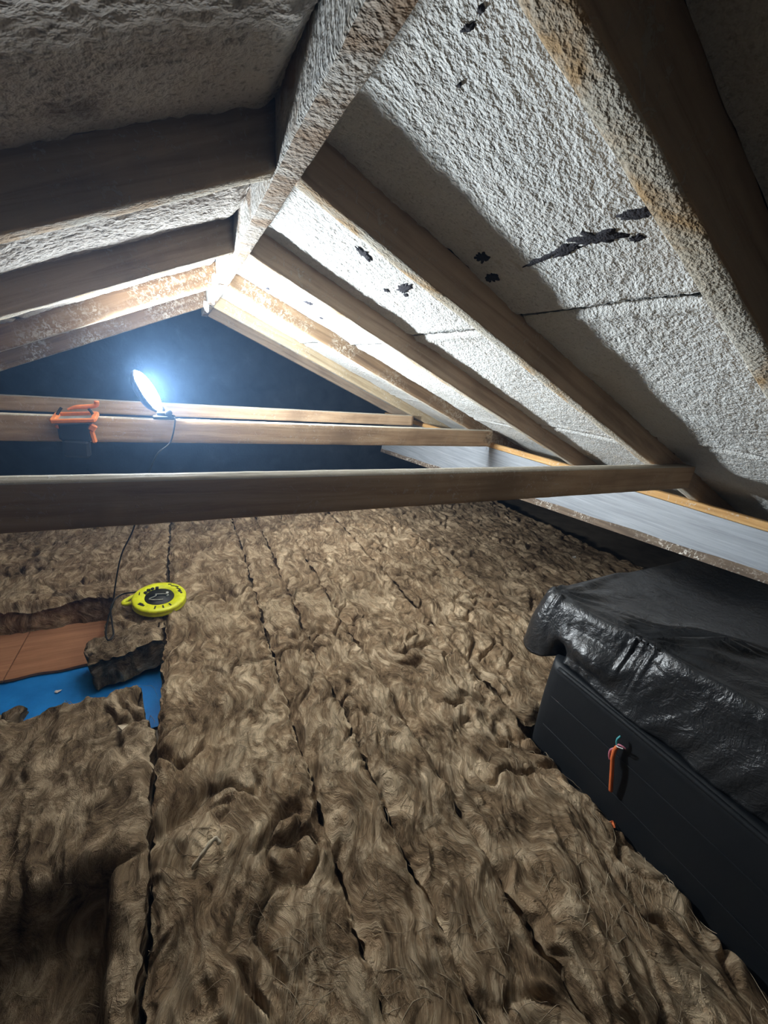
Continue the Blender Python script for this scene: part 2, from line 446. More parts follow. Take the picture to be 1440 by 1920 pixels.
# ------------------------------------------------------------------ timbers
def timber(name, A, B, wid, dep, mats, parent=None, step=.02, amp=.0016, seed=0, under=None, top=None, taper=None):
    """A->B is the centre line of the underside; wid along y for beams in the xz plane, else along x; dep is vertical"""
    A = np.array(A, float); B = np.array(B, float); L = np.linalg.norm(B - A); n = max(2, int(L / step))
    along_y = abs(B[1] - A[1]) > abs(B[0] - A[0])
    W = np.array([1, 0, 0]) if along_y else np.array([0, 1, 0])
    nw, nd = 4, 6
    c = .003
    prof = []                                # (w, d, face id) going round; 0 under 1 far 2 top 3 near
    ws = np.linspace(-wid / 2 + c, wid / 2 - c, nw); ds = np.linspace(c, dep - c, nd)
    prof += [(w, 0, 0) for w in ws] + [(wid / 2, d, 1) for d in ds] + [(w, dep, 2) for w in ws[::-1]] + [(-wid / 2, d, 3) for d in ds[::-1]]
    k = len(prof); T = np.linspace(0, 1, n + 1)
    V = np.zeros((n + 1, k, 3)); fid = []
    for j, (w, d, f) in enumerate(prof):
        dd = d * (np.ones(n + 1) if taper is None else taper(T)) if taper is None else dep - (dep - d) * taper(T)
        base = A[None] + (B - A)[None] * T[:, None] + W[None] * w
        base[:, 2] += dd
        a1 = amp * (pn(T * L * 22, np.full(n + 1, j * .6), seed) * 1.2 + pn(T * L * 6, np.full(n + 1, j * .3 + 9), seed + 1))
        nrm = {0: np.array([0, 0, -1.]), 1: W * 1., 2: np.array([0, 0, 1.]), 3: -W * 1.}[f]
        V[:, j] = base + nrm[None] * a1[:, None]
    F = []; mi = []
    for j in range(k):
        j2 = (j + 1) % k; f = prof[j][2]
        i = np.arange(n)
        F.append(np.stack([i * k + j, i * k + j2, (i + 1) * k + j2, (i + 1) * k + j], -1))
        fm = 0
        if f == 0 and under is not None: fm = 1
        if f == 2 and top is not None: fm = 1
        mi += [fm] * n
    Fq = [tuple(r) for a in F for r in a.tolist()] + [tuple(range(k))[::-1], tuple(n * k + j for j in range(k))]
    mi += [0, 0]
    ms = [mats] + ([under] if under is not None else []) + ([top] if top is not None else [])
    return mk(name, V.reshape(-1, 3), Fq, ms, parent, mi)

# ridge board
rb = empty('ridge_board', ((XL + XR) / 2, .5, ZR))
timber('board', ((XL + XR) / 2, Y0, ZR), ((XL + XR) / 2, Y1, ZR), XR - XL, .11, M['ridge'], rb, amp=.0022, seed=5, under=M['ridge_under'])
# drips of spray hanging at the far end
for (px, py, pz, r0, L) in ((XL - .004, 1.93, ZR + .03, .016, .075), (XL + .004, 2.3, ZR + .01, .014, .05), (XL - .002, 2.72, ZR + .012, .018, .055)):
    mb = MB(); pts = [(px, py, pz), (px - .004, py - .004, pz - L * .4), (px - .001, py - .007, pz - L * .75), (px + .002, py - .008, pz - L)]
    mb.tube(smooth_path(pts, 4), [r0 * (1 - (i / 12) ** 2 * .8) for i in range(13)], 10)
    mb.build('spray_drip', M['deck'], rb, True)
tag(rb, 'rough white-sprayed ridge board running along the roof apex', 'ridge board')

ord_r = ['rafter with lit pale underside, over the black-covered tank, first before the camera',
         'rafter meeting the end of the nearest tie beam on the tank slope',
         'rafter on the tank slope, second bay back from the widest white panel',
         'splashed brown rafter meeting the end of the tie beam that holds the lamp, tank slope',
         'pale yellowish rafter on the tank slope, next to the gable rafter',
         'greyish rafter lying against the dark gable on the tank slope']
ord_l = [None,
         'rafter casting the wide dark face on the slope above the cable reel',
         'dark-faced rafter behind the rough foam strip on the cable reel slope',
         'spray-splashed bright brown rafter above the glowing lamp',
         'plain lit rafter by the gable on the cable reel slope']
mats_r = ['rafter', 'rafter', 'rafter', 'rafter_splashed', 'rafter_pale', 'rafter']
mats_l = [None, 'rafter_l', 'rafter_l', 'rafter_splashed_l', 'rafter_splashed_l', None]
for i, y in enumerate(RY):
    xe = XE
    o = timber('rafter', (XR, y + RT / 2, zbr(XR)), (xe, y + RT / 2, zbr(xe)), RT, DR, M[mats_r[i]], seed=20 + i, under=M['rafter_under'], amp=.0018)
    tag(o, ord_r[i], 'rafter', 'rafters')
    if i in (1, 2, 3, 4):
        o = timber('rafter', (XL, y + RT / 2, zbl(XL)), (XW, y + RT / 2, zbl(XW)), RT, DL, M[mats_l[i]], seed=40 + i, under=M['rafter_under'], amp=.0018)
        tag(o, ord_l[i], 'rafter', 'rafters')

# tie beams, nailed to the near faces of the rafters
def tie(yf, zt, zb, x0, x1, label, seed):
    th = .043
    o = timber('tie_beam', (x0, yf + th / 2, zb), (x1, yf + th / 2, zb), th, zt - zb, M['tie'], seed=seed, top=M['tie_top'], amp=.0009)
    return tag(o, label, 'tie beam', 'tie beams')
tie(.711, H - .196, H - .274, -1.15, 1.555, 'nearest wooden tie beam crossing the whole view above the insulation', 61)
tie(1.930, H - .270, H - .370, -1.25, 1.72, 'middle wooden tie beam carrying the glowing lamp', 62)
tie(2.755, H - .288, H - .366, -1.25, 1.62, 'farthest tie beam, short orange-brown stretch beyond the lamp', 63)

# purlin
pu = empty('purlin', (1.79, 1.0, H - .7))
def pz(y): return H - .545 - .063 * (y - .47)
nY = 60; ys = np.linspace(Y0, Y1 - .01, nY); V = []
for y in ys:
    zb = min(pz(y), H - .44); V += [(1.75, y, zb), (1.82, y, zb), (1.82, y, H - .382), (1.75, y, H - .382)]
F = [(i * 4 + j, i * 4 + (j + 1) % 4, (i + 1) * 4 + (j + 1) % 4, (i + 1) * 4 + j) for i in range(nY - 1) for j in range(4)] + [(3, 2, 1, 0), tuple((nY - 1) * 4 + j for j in range(4))]
mk('beam', V, F, M['purlin'], pu, smooth=False)
V = []
for i, y in enumerate(ys):
    zb = min(pz(y), H - .44); w = .0025 * math.sin(i * 1.7)
    V += [(1.741, y, zb - .004), (1.752, y, zb - .004), (1.752, y, zb + .03 + w), (1.747, y, zb + .03 + w)]
mk('edge_strip', V, F, M['purlin_edge'], pu, smooth=False)
o = timber('packer', (1.765, Y0, H - .381), (1.765, Y1 - .01, H - .381), .032, .030, M['plate'], pu, seed=71, amp=.0012)
tag(pu, 'blue-grey purlin with orange packing timber under the rafter feet behind the tank', 'purlin')

# ------------------------------------------------------------------ mineral wool
def wool_h(X, Y, s):
    wx = X + .08 * pn(X * 5, Y * 5, s) + .03 * pn(X * 15, Y * 15, s + 2)
    wy = Y + .08 * pn(X * 5 + 40, Y * 5, s + 1) + .03 * pn(X * 15, Y * 15 + 9, s + 3)
    r1 = 1 - np.abs(pn(wx * 17, wy * 5, s + 4)) * 2.2
    r2 = 1 - np.abs(pn(wx * 38, wy * 9, s + 5)) * 2.2
    r3 = pn(wx * 85, wy * 20, s + 6)
    lump = pn(X * 13 + 2 * pn(X * 5, Y * 5, s + 11), Y * 11, s + 9)
    lump2 = np.abs(pn(wx * 9, wy * 7, s + 13))
    return .026 * pn(X * 3.1, Y * 2.3, s + 7) + .019 * lump - .034 * np.exp(-(lump2 / .07) ** 2) * sstep(-.1, .3, pn(X * 4, Y * 4, s + 14)) + .013 * r1 + .008 * r2 + .006 * r3 - .008

def batt(name, x0, x1, y0, y1, ztop, step, seed, mat, extra=None, zbot=.016, edge=.03, jag=.017, parent=None, notch=None):
    nu = max(4, int((x1 - x0) / step)); nv = max(4, int((y1 - y0) / step))
    X, Y = np.meshgrid(np.linspace(x0, x1, nu), np.linspace(y0, y1, nv), indexing='ij')
    d = np.minimum(np.minimum(X - x0, x1 - X), np.minimum(Y - y0, y1 - Y))
    fall = 1 - sstep(0, edge, d)
    # ragged outline
    k = 1 - sstep(0, .06, d)
    Xn = X + k * (jag * (pn(Y * 14, X * 3, seed + 31) + .6 * pn(Y * 45, X * 9, seed + 32)))
    Yn = Y + k * (jag * (pn(X * 14, Y * 3, seed + 33) + .6 * pn(X * 45, Y * 9, seed + 34)))
    if notch is not None: Xn = Xn + notch(X, Y)
    Z = ztop + wool_h(X, Y, seed) - edge * (.7 + .9 * pn(Y * 5, X * 5, seed + 35)) * fall ** 2 + .010 * np.exp(-((d - .035) / .02) ** 2) * (.5 + pn(Y * 4, X * 4, seed + 36))
    if extra is not None: Z = Z + extra(X, Y)
    Z = np.maximum(Z, zbot + .004)
    top = np.stack([Xn, Yn, Z], -1).reshape(-1, 3); F = grid_faces(nu, nv)
    ring = [i * nv for i in range(nu)] + [(nu - 1) * nv + j for j in range(1, nv)] + [i * nv + nv - 1 for i in range(nu - 2, -1, -1)] + [j for j in range(nv - 2, 0, -1)]
    n = len(ring); R0 = top[ring]; V = [top]; Fs = [F]; prev = np.array(ring); base = len(top)
    cx, cy = (x0 + x1) / 2, (y0 + y1) / 2
    t_ = np.arange(n) * step
    for q_, f in enumerate((.75, .5, .25, 0.0)):
        Rk = R0.copy(); Rk[:, 2] = zbot + (R0[:, 2] - zbot) * f
        off = .010 * pn(t_ * 30, np.full(n, q_ * 1.3), seed + 40)
        Rk[:, 0] += off * np.sign(R0[:, 0] - cx) * .7; Rk[:, 1] += off * np.sign(R0[:, 1] - cy) * .7
        V.append(Rk); cur = base + np.arange(n)
        Fs.append(np.stack([prev, np.roll(prev, -1), np.roll(cur, -1), cur], -1)); prev = cur; base += n
    o = mk(name, np.vstack(V), np.vstack(Fs), mat, parent)
    o['_z'] = 0; del o['_z']
    return o, (X, Y, Z)

def fibres(parent, grid, n, seed, lo=.03, hi=.10, lift=.004):
    X, Y, Z = grid; r = np.random.default_rng(seed); nu, nv = X.shape
    x0, x1, y0, y1 = X[0, 0], X[-1, 0], Y[0, 0], Y[0, -1]
    V = []; F = []; S = 7
    for _ in range(n):
        x = r.uniform(x0 + .01, x1 - .01); y = r.uniform(y0 + .01, y1 - .01); a = r.uniform(0, 2 * np.pi)
        a = float(pn(np.array(x * 4), np.array(y * 4), seed)) * 5 + r.normal(0, .5) + 1.2
        L = r.uniform(lo, hi); cv = r.normal(0, 9); w = r.uniform(.0004, .0010); hgt = r.uniform(.0, lift); k0 = len(V)
        for s in range(S):
            i = min(max(int((x - x0) / (x1 - x0) * (nu - 1)), 0), nu - 1); j = min(max(int((y - y0) / (y1 - y0) * (nv - 1)), 0), nv - 1)
            z = Z[i, j] + .001 + hgt * math.sin(math.pi * s / (S - 1)) * 1.5
            ww = w * (1 - .6 * abs(2 * s / (S - 1) - 1)); px, py = -math.sin(a) * ww, math.cos(a) * ww
            V += [(x + px, y + py, z), (x - px, y - py, z), (x, y, z + ww * 1.4)]
            if s:
                b = k0 + 3 * s
                F += [(b - 3, b, b + 2, b - 1), (b - 2, b - 1, b + 2, b + 1), (b - 3, b - 2, b + 1, b)]
            x += math.cos(a) * L / S; y += math.sin(a) * L / S; a += cv * L / S
            x = min(max(x, x0), x1); y = min(max(y, y0), y1)
    o = mk('loose_fibres', V, F, M['fibre'], parent)
    o['kind'] = 'stuff'
    return o

ZT = H - 1.1                               # top of the wool
def dent(cx, cy, rx, ry, depth, rot=0):
    c, s = math.cos(rot), math.sin(rot)
    return lambda X, Y: -depth * np.exp(-((((X - cx) * c + (Y - cy) * s) / rx) ** 2 + ((-(X - cx) * s + (Y - cy) * c) / ry) ** 2))
def sumf(*fs): return lambda X, Y: sum(f(X, Y) for f in fs)

def add_batt(label, args, nf, seed, group='mineral wool insulation batts', **kw):
    o, g = batt('insulation_batt', *args, seed=seed, **kw)
    tag(o, label, 'insulation', group)
    if nf: fibres(o, g, nf, seed)
    return o

# the batt beside the open patch, with folds and hollows near the camera
add_batt('brown wool batt between the open patch and the long dark groove', (-.142, .252, -.5, 3.4, ZT, .005), 1500, 101, mat=M['wool'],
         extra=sumf(dent(-.09, .80, .10, .035, .055, .2), dent(.15, .56, .05, .06, .035), dent(-.02, .62, .05, .10, .03, .3), dent(.05, 1.0, .08, .05, .02), dent(-.12, .45, .05, .3, .05)))
# narrow strip
add_batt('narrow wool strip lying between two long grooves', (.258, .420, -.6, 3.4, ZT - .004, .005), 700, 111, mat=M['wool'],
         extra=lambda X, Y: -.035 * np.exp(-((X - .28) / .022) ** 2) * sstep(2.2, .9, Y))
add_batt('slim wool strip, second from the long dark groove towards the tank', (.420, .606, -.6, 3.4, ZT + .004, .005), 700, 121, mat=M['wool'])
add_batt('wide wool batt running beside the foot of the black tank', (.604, 1.0, -.7, 3.4, ZT, .005), 1300, 131, mat=M['wool'],
         extra=lambda X, Y: -.02 * sstep(.85, 1.03, X) * sstep(.9, .6, Y))
add_batt('wool batt behind the far corner of the tank', (1.0, 1.48, .685, 3.4, ZT + .006, .006), 900, 141, mat=M['wool'])
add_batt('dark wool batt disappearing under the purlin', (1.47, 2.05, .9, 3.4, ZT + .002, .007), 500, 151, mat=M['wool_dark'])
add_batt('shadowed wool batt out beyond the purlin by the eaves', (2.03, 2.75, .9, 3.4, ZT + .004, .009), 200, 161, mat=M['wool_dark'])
# beyond the open patch
add_batt('wool batt across the back, behind the brown boards', (-1.35, -.15, 1.955, 3.4, ZT + .01, .006), 900, 171, mat=M['wool'], edge=.025)
add_batt('small cut wool piece under the yellow cable reel', (-.365, -.142, 1.655, 1.955, ZT - .005, .005), 220, 181, mat=M['wool'])
# front, beside the open patch, sinking away near the camera
def sink(X, Y): return -.15 * sstep(-.19, -.25, X + .05 * (Y - .5)) * sstep(.79, .69, Y + .08 * pn(X * 8, Y * 2, 3)) - .03 * sstep(.7, .5, Y)
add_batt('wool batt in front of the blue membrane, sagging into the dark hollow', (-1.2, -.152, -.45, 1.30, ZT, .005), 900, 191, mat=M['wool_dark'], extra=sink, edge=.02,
         notch=lambda X, Y: -.055 * sstep(1.06, 1.24, Y) * sstep(-.45, -.17, X))

# loose chunk leaning on the edge of the open patch
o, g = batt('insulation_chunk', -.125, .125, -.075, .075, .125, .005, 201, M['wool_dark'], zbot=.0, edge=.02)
fibres(o, g, 120, 203)
o.rotation_euler = (math.radians(-4), math.radians(-6), math.radians(13)); o.location = (-.265, 1.575, .03)
tag(o, 'torn dark chunk of wool lying on the blue membrane below the reel', 'insulation')
o, g = batt('insulation_scrap', -.70, -.565, 1.36, 1.45, .06, .006, 211, M['wool_dark'], zbot=.016, edge=.02)
tag(o, 'small dark scrap of wool on the blue membrane at the picture edge', 'insulation')

# membrane and boards
nu, nv = 130, 110
X, Y = np.meshgrid(np.linspace(-1.3, -.02, nu), np.linspace(1.24, 2.25, nv), indexing='ij')
Z = .010 + .003 * fbm(X * 5, Y * 5, 3, 77)
V = np.vstack([np.stack([X, Y, Z], -1).reshape(-1, 3), np.stack([X, Y, Z - .002], -1).reshape(-1, 3)])
F = grid_faces(nu, nv)
o = mk('blue_membrane', V, np.vstack([F, F[:, ::-1] + nu * nv]), M['blue'])
tag(o, 'bright blue membrane sheet exposed where the wool is missing', 'membrane')
for (x0, x1, lab) in ((-.685, -.36, 'brown board lying on blue membrane, beside the wool chunk'), (-1.3, -.689, 'brown board beyond the dark seam at the picture edge')):
    n = 30; V = []; xs = np.linspace(x0, x1, n)
    for x in xs:
        V += [(x, 1.645 + .004 * math.sin(x * 40), .015), (x, 2.06, .015), (x, 2.06, .026), (x, 1.645 + .004 * math.sin(x * 40), .026)]
    F = [(i * 4 + j, i * 4 + (j + 1) % 4, (i + 1) * 4 + (j + 1) % 4, (i + 1) * 4 + j) for i in range(n - 1) for j in range(4)] + [(3, 2, 1, 0), tuple((n - 1) * 4 + j for j in range(4))]
    o = mk('brown_board', V, F, M['board'], smooth=False)
    tag(o, lab, 'board', 'brown boards on the membrane')

# ------------------------------------------------------------------ tank with jacket and plastic sheet
tk = empty('water_tank', (1.45, .0, 0))
def rbox(x0, x1, y0, y1, z0, z1, r, nz=14, nper=240, bulge=.0, lean=0.0, seed=0, wob=.006):
    """rounded box wall with a closed top"""
    hx, hy = (x1 - x0) / 2, (y1 - y0) / 2; cx, cy = (x0 + x1) / 2, (y0 + y1) / 2
    P = []
    for i in range(nper):
        s = i / nper * 4; k = int(s); f = s - k
        c = [(hx, -hy), (hx, hy), (-hx, hy), (-hx, -hy)]
        a, b = np.array(c[k]), np.array(c[(k + 1) % 4]); p = a + (b - a) * f
        q_ = np.clip(p, [-hx + r, -hy + r], [hx - r, hy - r]); dlt = p - q_; n_ = np.linalg.norm(dlt)
        if n_ > 1e-9: p = q_ + dlt / n_ * r
        P.append(p)
    P = np.array(P); V = []
    zs = np.linspace(0, 1, nz)
    for z in zs:
        sc = 1 + bulge * math.sin(math.pi * z)
        for i, p in enumerate(P):
            d = p / np.linalg.norm(p); w = wob * float(pn(np.array(i * .12), np.array(z * 3.0), seed))
            V.append((cx + p[0] * sc + d[0] * w - lean * z, cy + p[1] * sc + d[1] * w, z0 + (z1 - z0) * z))
    F = [(k * nper + i, k * nper + (i + 1) % nper, (k + 1) * nper + (i + 1) % nper, (k + 1) * nper + i) for k in range(nz - 1) for i in range(nper)]
    for f in (.97, .9, .5):
        k0 = len(V)
        for i, p in enumerate(P): V.append((cx + p[0] * f - lean, cy + p[1] * f, z1 + .004 * (1 - f) * 10 * .2))
        F += [(k0 - nper + i, k0 - nper + (i + 1) % nper, k0 + (i + 1) % nper, k0 + i) for i in range(nper)]
    F.append(tuple(range(len(V) - nper, len(V))))
    return V, F
V, F = rbox(1.0, 1.98, -.8, .665, .004, .445, .045, bulge=.004, seed=9)
mk('jacket', V, F, M['jacket'], tk)
# raised seams along the jacket
for (zz, r_) in ((.437, .007), (.325, .0016), (.21, .0016)):
    pts = [(.9975 - (.004 if r_ > .005 else 0), y, zz + .004 * math.sin(y * 5)) for y in np.linspace(-.72, .62, 40)]
    MB().tube(pts, r_, 8).build('seam', M['jacket'], tk, True)
tag(tk, 'black jacketed cold water tank standing among the wool', 'water tank')

# plastic sheet draped over the lid
def sheet():
    x0, x1, y0, y1 = 1.06, 2.02, -.82, .775
    r = .035; hx, hy = (x1 - x0) / 2, (y1 - y0) / 2; cx, cy = (x0 + x1) / 2, (y0 + y1) / 2
    nper = 1400; per = []; c = [(hx, -hy), (hx, hy), (-hx, hy), (-hx, -hy)]
    lens = [2 * hy, 2 * hx, 2 * hy, 2 * hx]; tot = sum(lens)
    cuts = np.cumsum([0] + lens)
    for i in range(nper):
        s = i / nper * tot; k = min(int(np.searchsorted(cuts, s, 'right')) - 1, 3); f = (s - cuts[k]) / lens[k]
        order = [((hx, -hy), (hx, hy)), ((hx, hy), (-hx, hy)), ((-hx, hy), (-hx, -hy)), ((-hx, -hy), (hx, -hy))][k]
        a, b = np.array(order[0]), np.array(order[1]); p = a + (b - a) * f
        q_ = np.clip(p, [-hx + r, -hy + r], [hx - r, hy - r]); d = p - q_; n_ = np.linalg.norm(d)
        nm = d / n_ if n_ > 1e-9 else np.array([0, 0])
        per.append((*(q_ + nm * r), *nm))
    per = np.array(per); P = per[:, :2]; N = per[:, 2:]
    s = np.arange(nper) / nper * tot
    px, py = P[:, 0] + cx, P[:, 1] + cy
    def ztop(x, y):
        z = .625 + .075 * (.757 - y) * sstep(.9, .2, y) * .9
        z = z + .008 * pn(x * 4, y * 4, 301) + .004 * pn(x * 13, y * 13, 302) - .012 * np.exp(-((x - 1.5) / .22) ** 2 - ((y - .55) / .2) ** 2)
        # folds: ridges over the top
        def fold(ax, ay, bx, by, w, hgt):
            tx, ty = bx - ax, by - ay; L = math.hypot(tx, ty); tx /= L; ty /= L
            u = (x - ax) * tx + (y - ay) * ty; v = -(x - ax) * ty + (y - ay) * tx
            return hgt * np.exp(-(v / w) ** 2) * sstep(-.05, .08, u) * sstep(L + .06, L - .1, u)
        z = z + fold(1.08, .46, 1.62, .40, .02, .016) + fold(1.09, .44, 1.5, .24, .022, .014) + fold(1.08, .73, 1.6, .80, .012, .008) + fold(1.08, .72, 1.55, .62, .012, .007) + fold(1.1, .35, 1.9, .45, .03, .014)
        for (qx, qy, amp, k_) in ((1.075, .455, .010, 15), (1.07, .75, .008, 13)):
            rr = np.hypot(x - qx, y - qy); th = np.arctan2(y - qy, x - qx)
            z = z + amp * np.cos(k_ * th + 2 * pn(x * 9, y * 9, 305)) * np.exp(-rr / .10) * sstep(0, .03, rr)
        return z
    V = []; rows = 0
    fr = [.02, .12, .22, .32, .42, .5, .58, .65, .71, .76, .80, .84, .87, .90, .92, .94, .955, .97, .98, .99, .997]
    for f in fr:
        x = cx + P[:, 0] * f; y = cy + P[:, 1] * f
        V.append(np.stack([x, y, ztop(x, y)], -1)); rows += 1
    zt = ztop(px, py)
    # skirt: falls from the rim, tucks in under pinches, bulges at the far corner
    left = sstep(1.2, 1.1, px)
    corner = np.exp(-((px - 1.05) / .10) ** 2 - ((py - .76) / .085) ** 2)
    pinchA = np.exp(-((py - .455) / .05) ** 2) * left
    pinchB = np.exp(-((py - .655) / .022) ** 2) * left
    hem = .452 + .012 * pn(s * 6, s * 0, 311) - .055 * corner
    hem = hem + .0
    for t_ in np.linspace(.03, 1, 34):
        z = zt + (hem - zt) * t_
        out = .009 * math.sin(min(1, t_ * 8) * math.pi / 2)                       # round shoulder
        out = out + .042 * t_ * left                                              # follows the wider jacket
        folds = pn(s * 9 + t_ * 1.6, t_ * 1.3 + s * 0, 313) * .022 + pn(s * 30 + t_ * 3.0, t_ * 2.0 + s * 0, 315) * .005
        folds = folds * (.1 + .9 * t_) * (1 - .7 * corner) * (1 - .6 * np.exp(-((py - .6) / .12) ** 2) * left)
        swag = .028 * np.sin(np.clip((t_ - .35) / .5, 0, 1) * np.pi) * left * np.exp(-((py - .56) / .09) ** 2)
        o_ = out + folds + swag + corner * .012 * math.sin(math.pi * min(1, t_ * 1.05)) - pinchA * .014 * math.exp(-((t_ - .12) / .16) ** 2) - pinchB * .055 * sstep(.55, .95, np.array(t_))
        rad = pinchA * .002 * np.cos((py - .455) * 260) * math.exp(-((t_ - .12) / .25) ** 2) + np.exp(-((py - .64) / .08) ** 2) * left * .003 * np.cos((py - .64) * 150 + t_ * 9) * t_
        micro = .0030 * pn(s * 60 + 8 * pn(s * 11, np.full(nper, t_ * 4), 319), np.full(nper, t_ * 13), 317) * math.exp(-((t_ - .10) / .18) ** 2)
        q_ = o_ + rad + micro
        V.append(np.stack([px + N_(N, P)[:, 0] * q_, py + N_(N, P)[:, 1] * q_, z], -1)); rows += 1
    # hem turned in
    for dd in (.012, .03):
        last = V[-1].copy(); last[:, 0] -= N_(N, P)[:, 0] * dd; last[:, 1] -= N_(N, P)[:, 1] * dd; last[:, 2] += .004 + dd * .2
        V.append(last); rows += 1
    V = np.vstack(V); F = []
    i = np.arange(nper)
    for k in range(rows - 1): F.append(np.stack([k * nper + i, k * nper + (i + 1) % nper, (k + 1) * nper + (i + 1) % nper, (k + 1) * nper + i], -1))
    return V, np.vstack(F)
def N_(N, P):
    n = N.copy(); z = np.linalg.norm(n, axis=1) < 1e-6
    return n
V, F = sheet()
o = mk('plastic_sheet', V, F, M['plastic'])
md = o.modifiers.new('thick', 'SOLIDIFY'); md.thickness = .0012; md.offset = 1
tag(o, 'crinkled shiny black plastic sheet draped over the water tank', 'plastic sheet')

# cut cable end on the side of the tank
cb = empty('cable_stub', (.985, .39, .22))
MB().tube(smooth_path([(.985, .372, .228), (.982, .378, .26), (.979, .386, .30), (.978, .394, .335), (.983, .397, .357), (.988, .393, .372)], 5), .0052, 10).build('sleeve', M['copper_orange'], cb, True)
MB().tube(smooth_path([(.986, .394, .366), (.981, .398, .378), (.979, .399, .392), (.985, .397, .402)], 4), .0030, 8).build('wire', M['teal'], cb, True)
MB().tube(smooth_path([(.986, .394, .366), (.980, .393, .378), (.977, .385, .385), (.981, .374, .384)], 4), .0024, 8).build('wire', M['pink'], cb, True)
MB().tube(smooth_path([(.986, .393, .362), (.978, .395, .372), (.975, .389, .376), (.978, .378, .381)], 4), .0016, 8).build('wire', M['white'], cb, True)
MB().tube(smooth_path([(.984, .400, .355), (.980, .405, .345), (.979, .404, .33), (.98, .399, .318)], 4), .0030, 8).build('wire', M['pink'], cb, True)
tag(cb, 'frayed orange cable end with coloured wires on the tank side', 'cable')

# ------------------------------------------------------------------ lamp on the middle tie beam
lp = empty('work_lamp', (-.10, 1.945, H - .270))
zT = H - .270
mb = MB(); mb.box((-.088, 1.950, zT + .008), (.085, .046, .014), bev=.004); mb.box((-.088, 1.950, zT + .022), (.05, .036, .020), bev=.005)
mb.build('foot', M['black'], lp)
nrm = Vector((.89, -.23, .39)).normalized()                 # the panel faces the tank slope
lx = (Vector((-.52, -.28, .78)) - nrm * Vector((-.52, -.28, .78)).dot(nrm)).normalized()
ly = nrm.cross(lx)
rot = Matrix((lx, ly, nrm)).transposed()
c0 = Vector((-.140, 1.984, zT + .108))
A_, B_ = .088, .066                                         # half length and half width of the lit panel
MB().lathe([(A_ * .55, -.036), (A_ * .85, -.030), (A_ * 1.06, -.012), (A_ * 1.08, -.002), (A_ * 1.02, .0)], c0, rot, 40, B_ / A_).build('housing', M['black'], lp, True)
prof = [(A_ * math.cos(a), .001 + .019 * math.sin(a)) for a in np.linspace(0, math.pi / 2 - .01, 9)]
MB().lathe(prof, c0, rot, 40, B_ / A_).build('diffuser', M['lamp'], lp, True)
b0 = Vector((-.088, 1.950, zT + .03)); back = c0 - nrm * .03
MB().tube(smooth_path([b0, b0 + Vector((-.012, .008, .02)), back + Vector((.0, .012, -.03)), back], 6), .008, 10).build('arm', M['black'], lp, True)
MB().lathe([(.001, 0), (.014, 0), (.014, .014), (.010, .018), (.001, .018)], b0 + Vector((.02, -.012, -.004)), Matrix.Rotation(1.4, 3, 'X'), 20).build('knob', M['black'], lp, True)
tag(lp, 'glowing white work lamp standing on the middle tie beam', 'lamp')

# unlit cordless light / tool with orange frame hooked over the same beam
tl = empty('cordless_tool', (-.385, 1.905, H - .44))
def frame(c, sx, sy, w, hgt, M_=None, name='frame', mat='orange'):
    for (dx, dy, a, b) in ((0, -sy / 2, sx + w, w), (0, sy / 2, sx + w, w), (-sx / 2, 0, w * 1.6, sy), (sx / 2, 0, w * 1.6, sy)):
        v = Vector((dx, dy, 0)); v = M_ @ v if M_ is not None else v
        MB().box((c[0] + v[0], c[1] + v[1], c[2] + v[2]), (a, b, hgt), M_, .003).build(name, M[mat], tl)
MF = Matrix.Rotation(math.radians(10), 3, 'X') @ Matrix.Rotation(math.radians(-4), 3, 'Y')
frame((-.385, 1.895, H - .268), .125, .085, .011, .016, MF)
MB().box((-.385, 1.895, H - .278), (.115, .075, .012), MF, .003).build('panel', M['grey'], tl)
MB().box((-.388, 1.885, H - .322), (.105, .05, .07), None, .010).build('body', M['black'], tl)
MB().box((-.392, 1.88, H - .385), (.085, .045, .07), Matrix.Rotation(.06, 3, 'Y'), .010).build('battery', M['black'], tl)
MB().tube(smooth_path([(-.41, 1.915, H - .243), (-.385, 1.918, H - .233), (-.35, 1.918, H - .229), (-.318, 1.915, H - .222), (-.313, 1.912, H - .205)], 6), [.004 + .005 * min(1, i / 8) for i in range(25)], 8).build('handle', M['orange'], tl, True)
for s_ in (-1, 1):
    MB().tube(smooth_path([(-.385 + s_ * .057, 1.905, H - .262), (-.385 + s_ * .050, 1.912, H - .248), (-.385 + s_ * .042, 1.915, H - .236)], 4), .005, 8).build('handle_post', M['black'], tl, True)
MB().box((-.331, 1.87, H - .302), (.024, .02, .026), Matrix.Rotation(.6, 3, 'Y'), .004).build('latch', M['orange'], tl)
MB().box((-.334, 1.873, H - .337), (.016, .02, .05), Matrix.Rotation(-.15, 3, 'Y'), .004).build('side_strip', M['orange'], tl)
MB().box((-.436, 1.872, H - .302), (.018, .016, .014), Matrix.Rotation(.5, 3, 'Y'), .003).build('latch', M['orange'], tl)
tag(tl, 'orange-framed black cordless tool hooked on the middle tie beam beside the lamp', 'power tool')

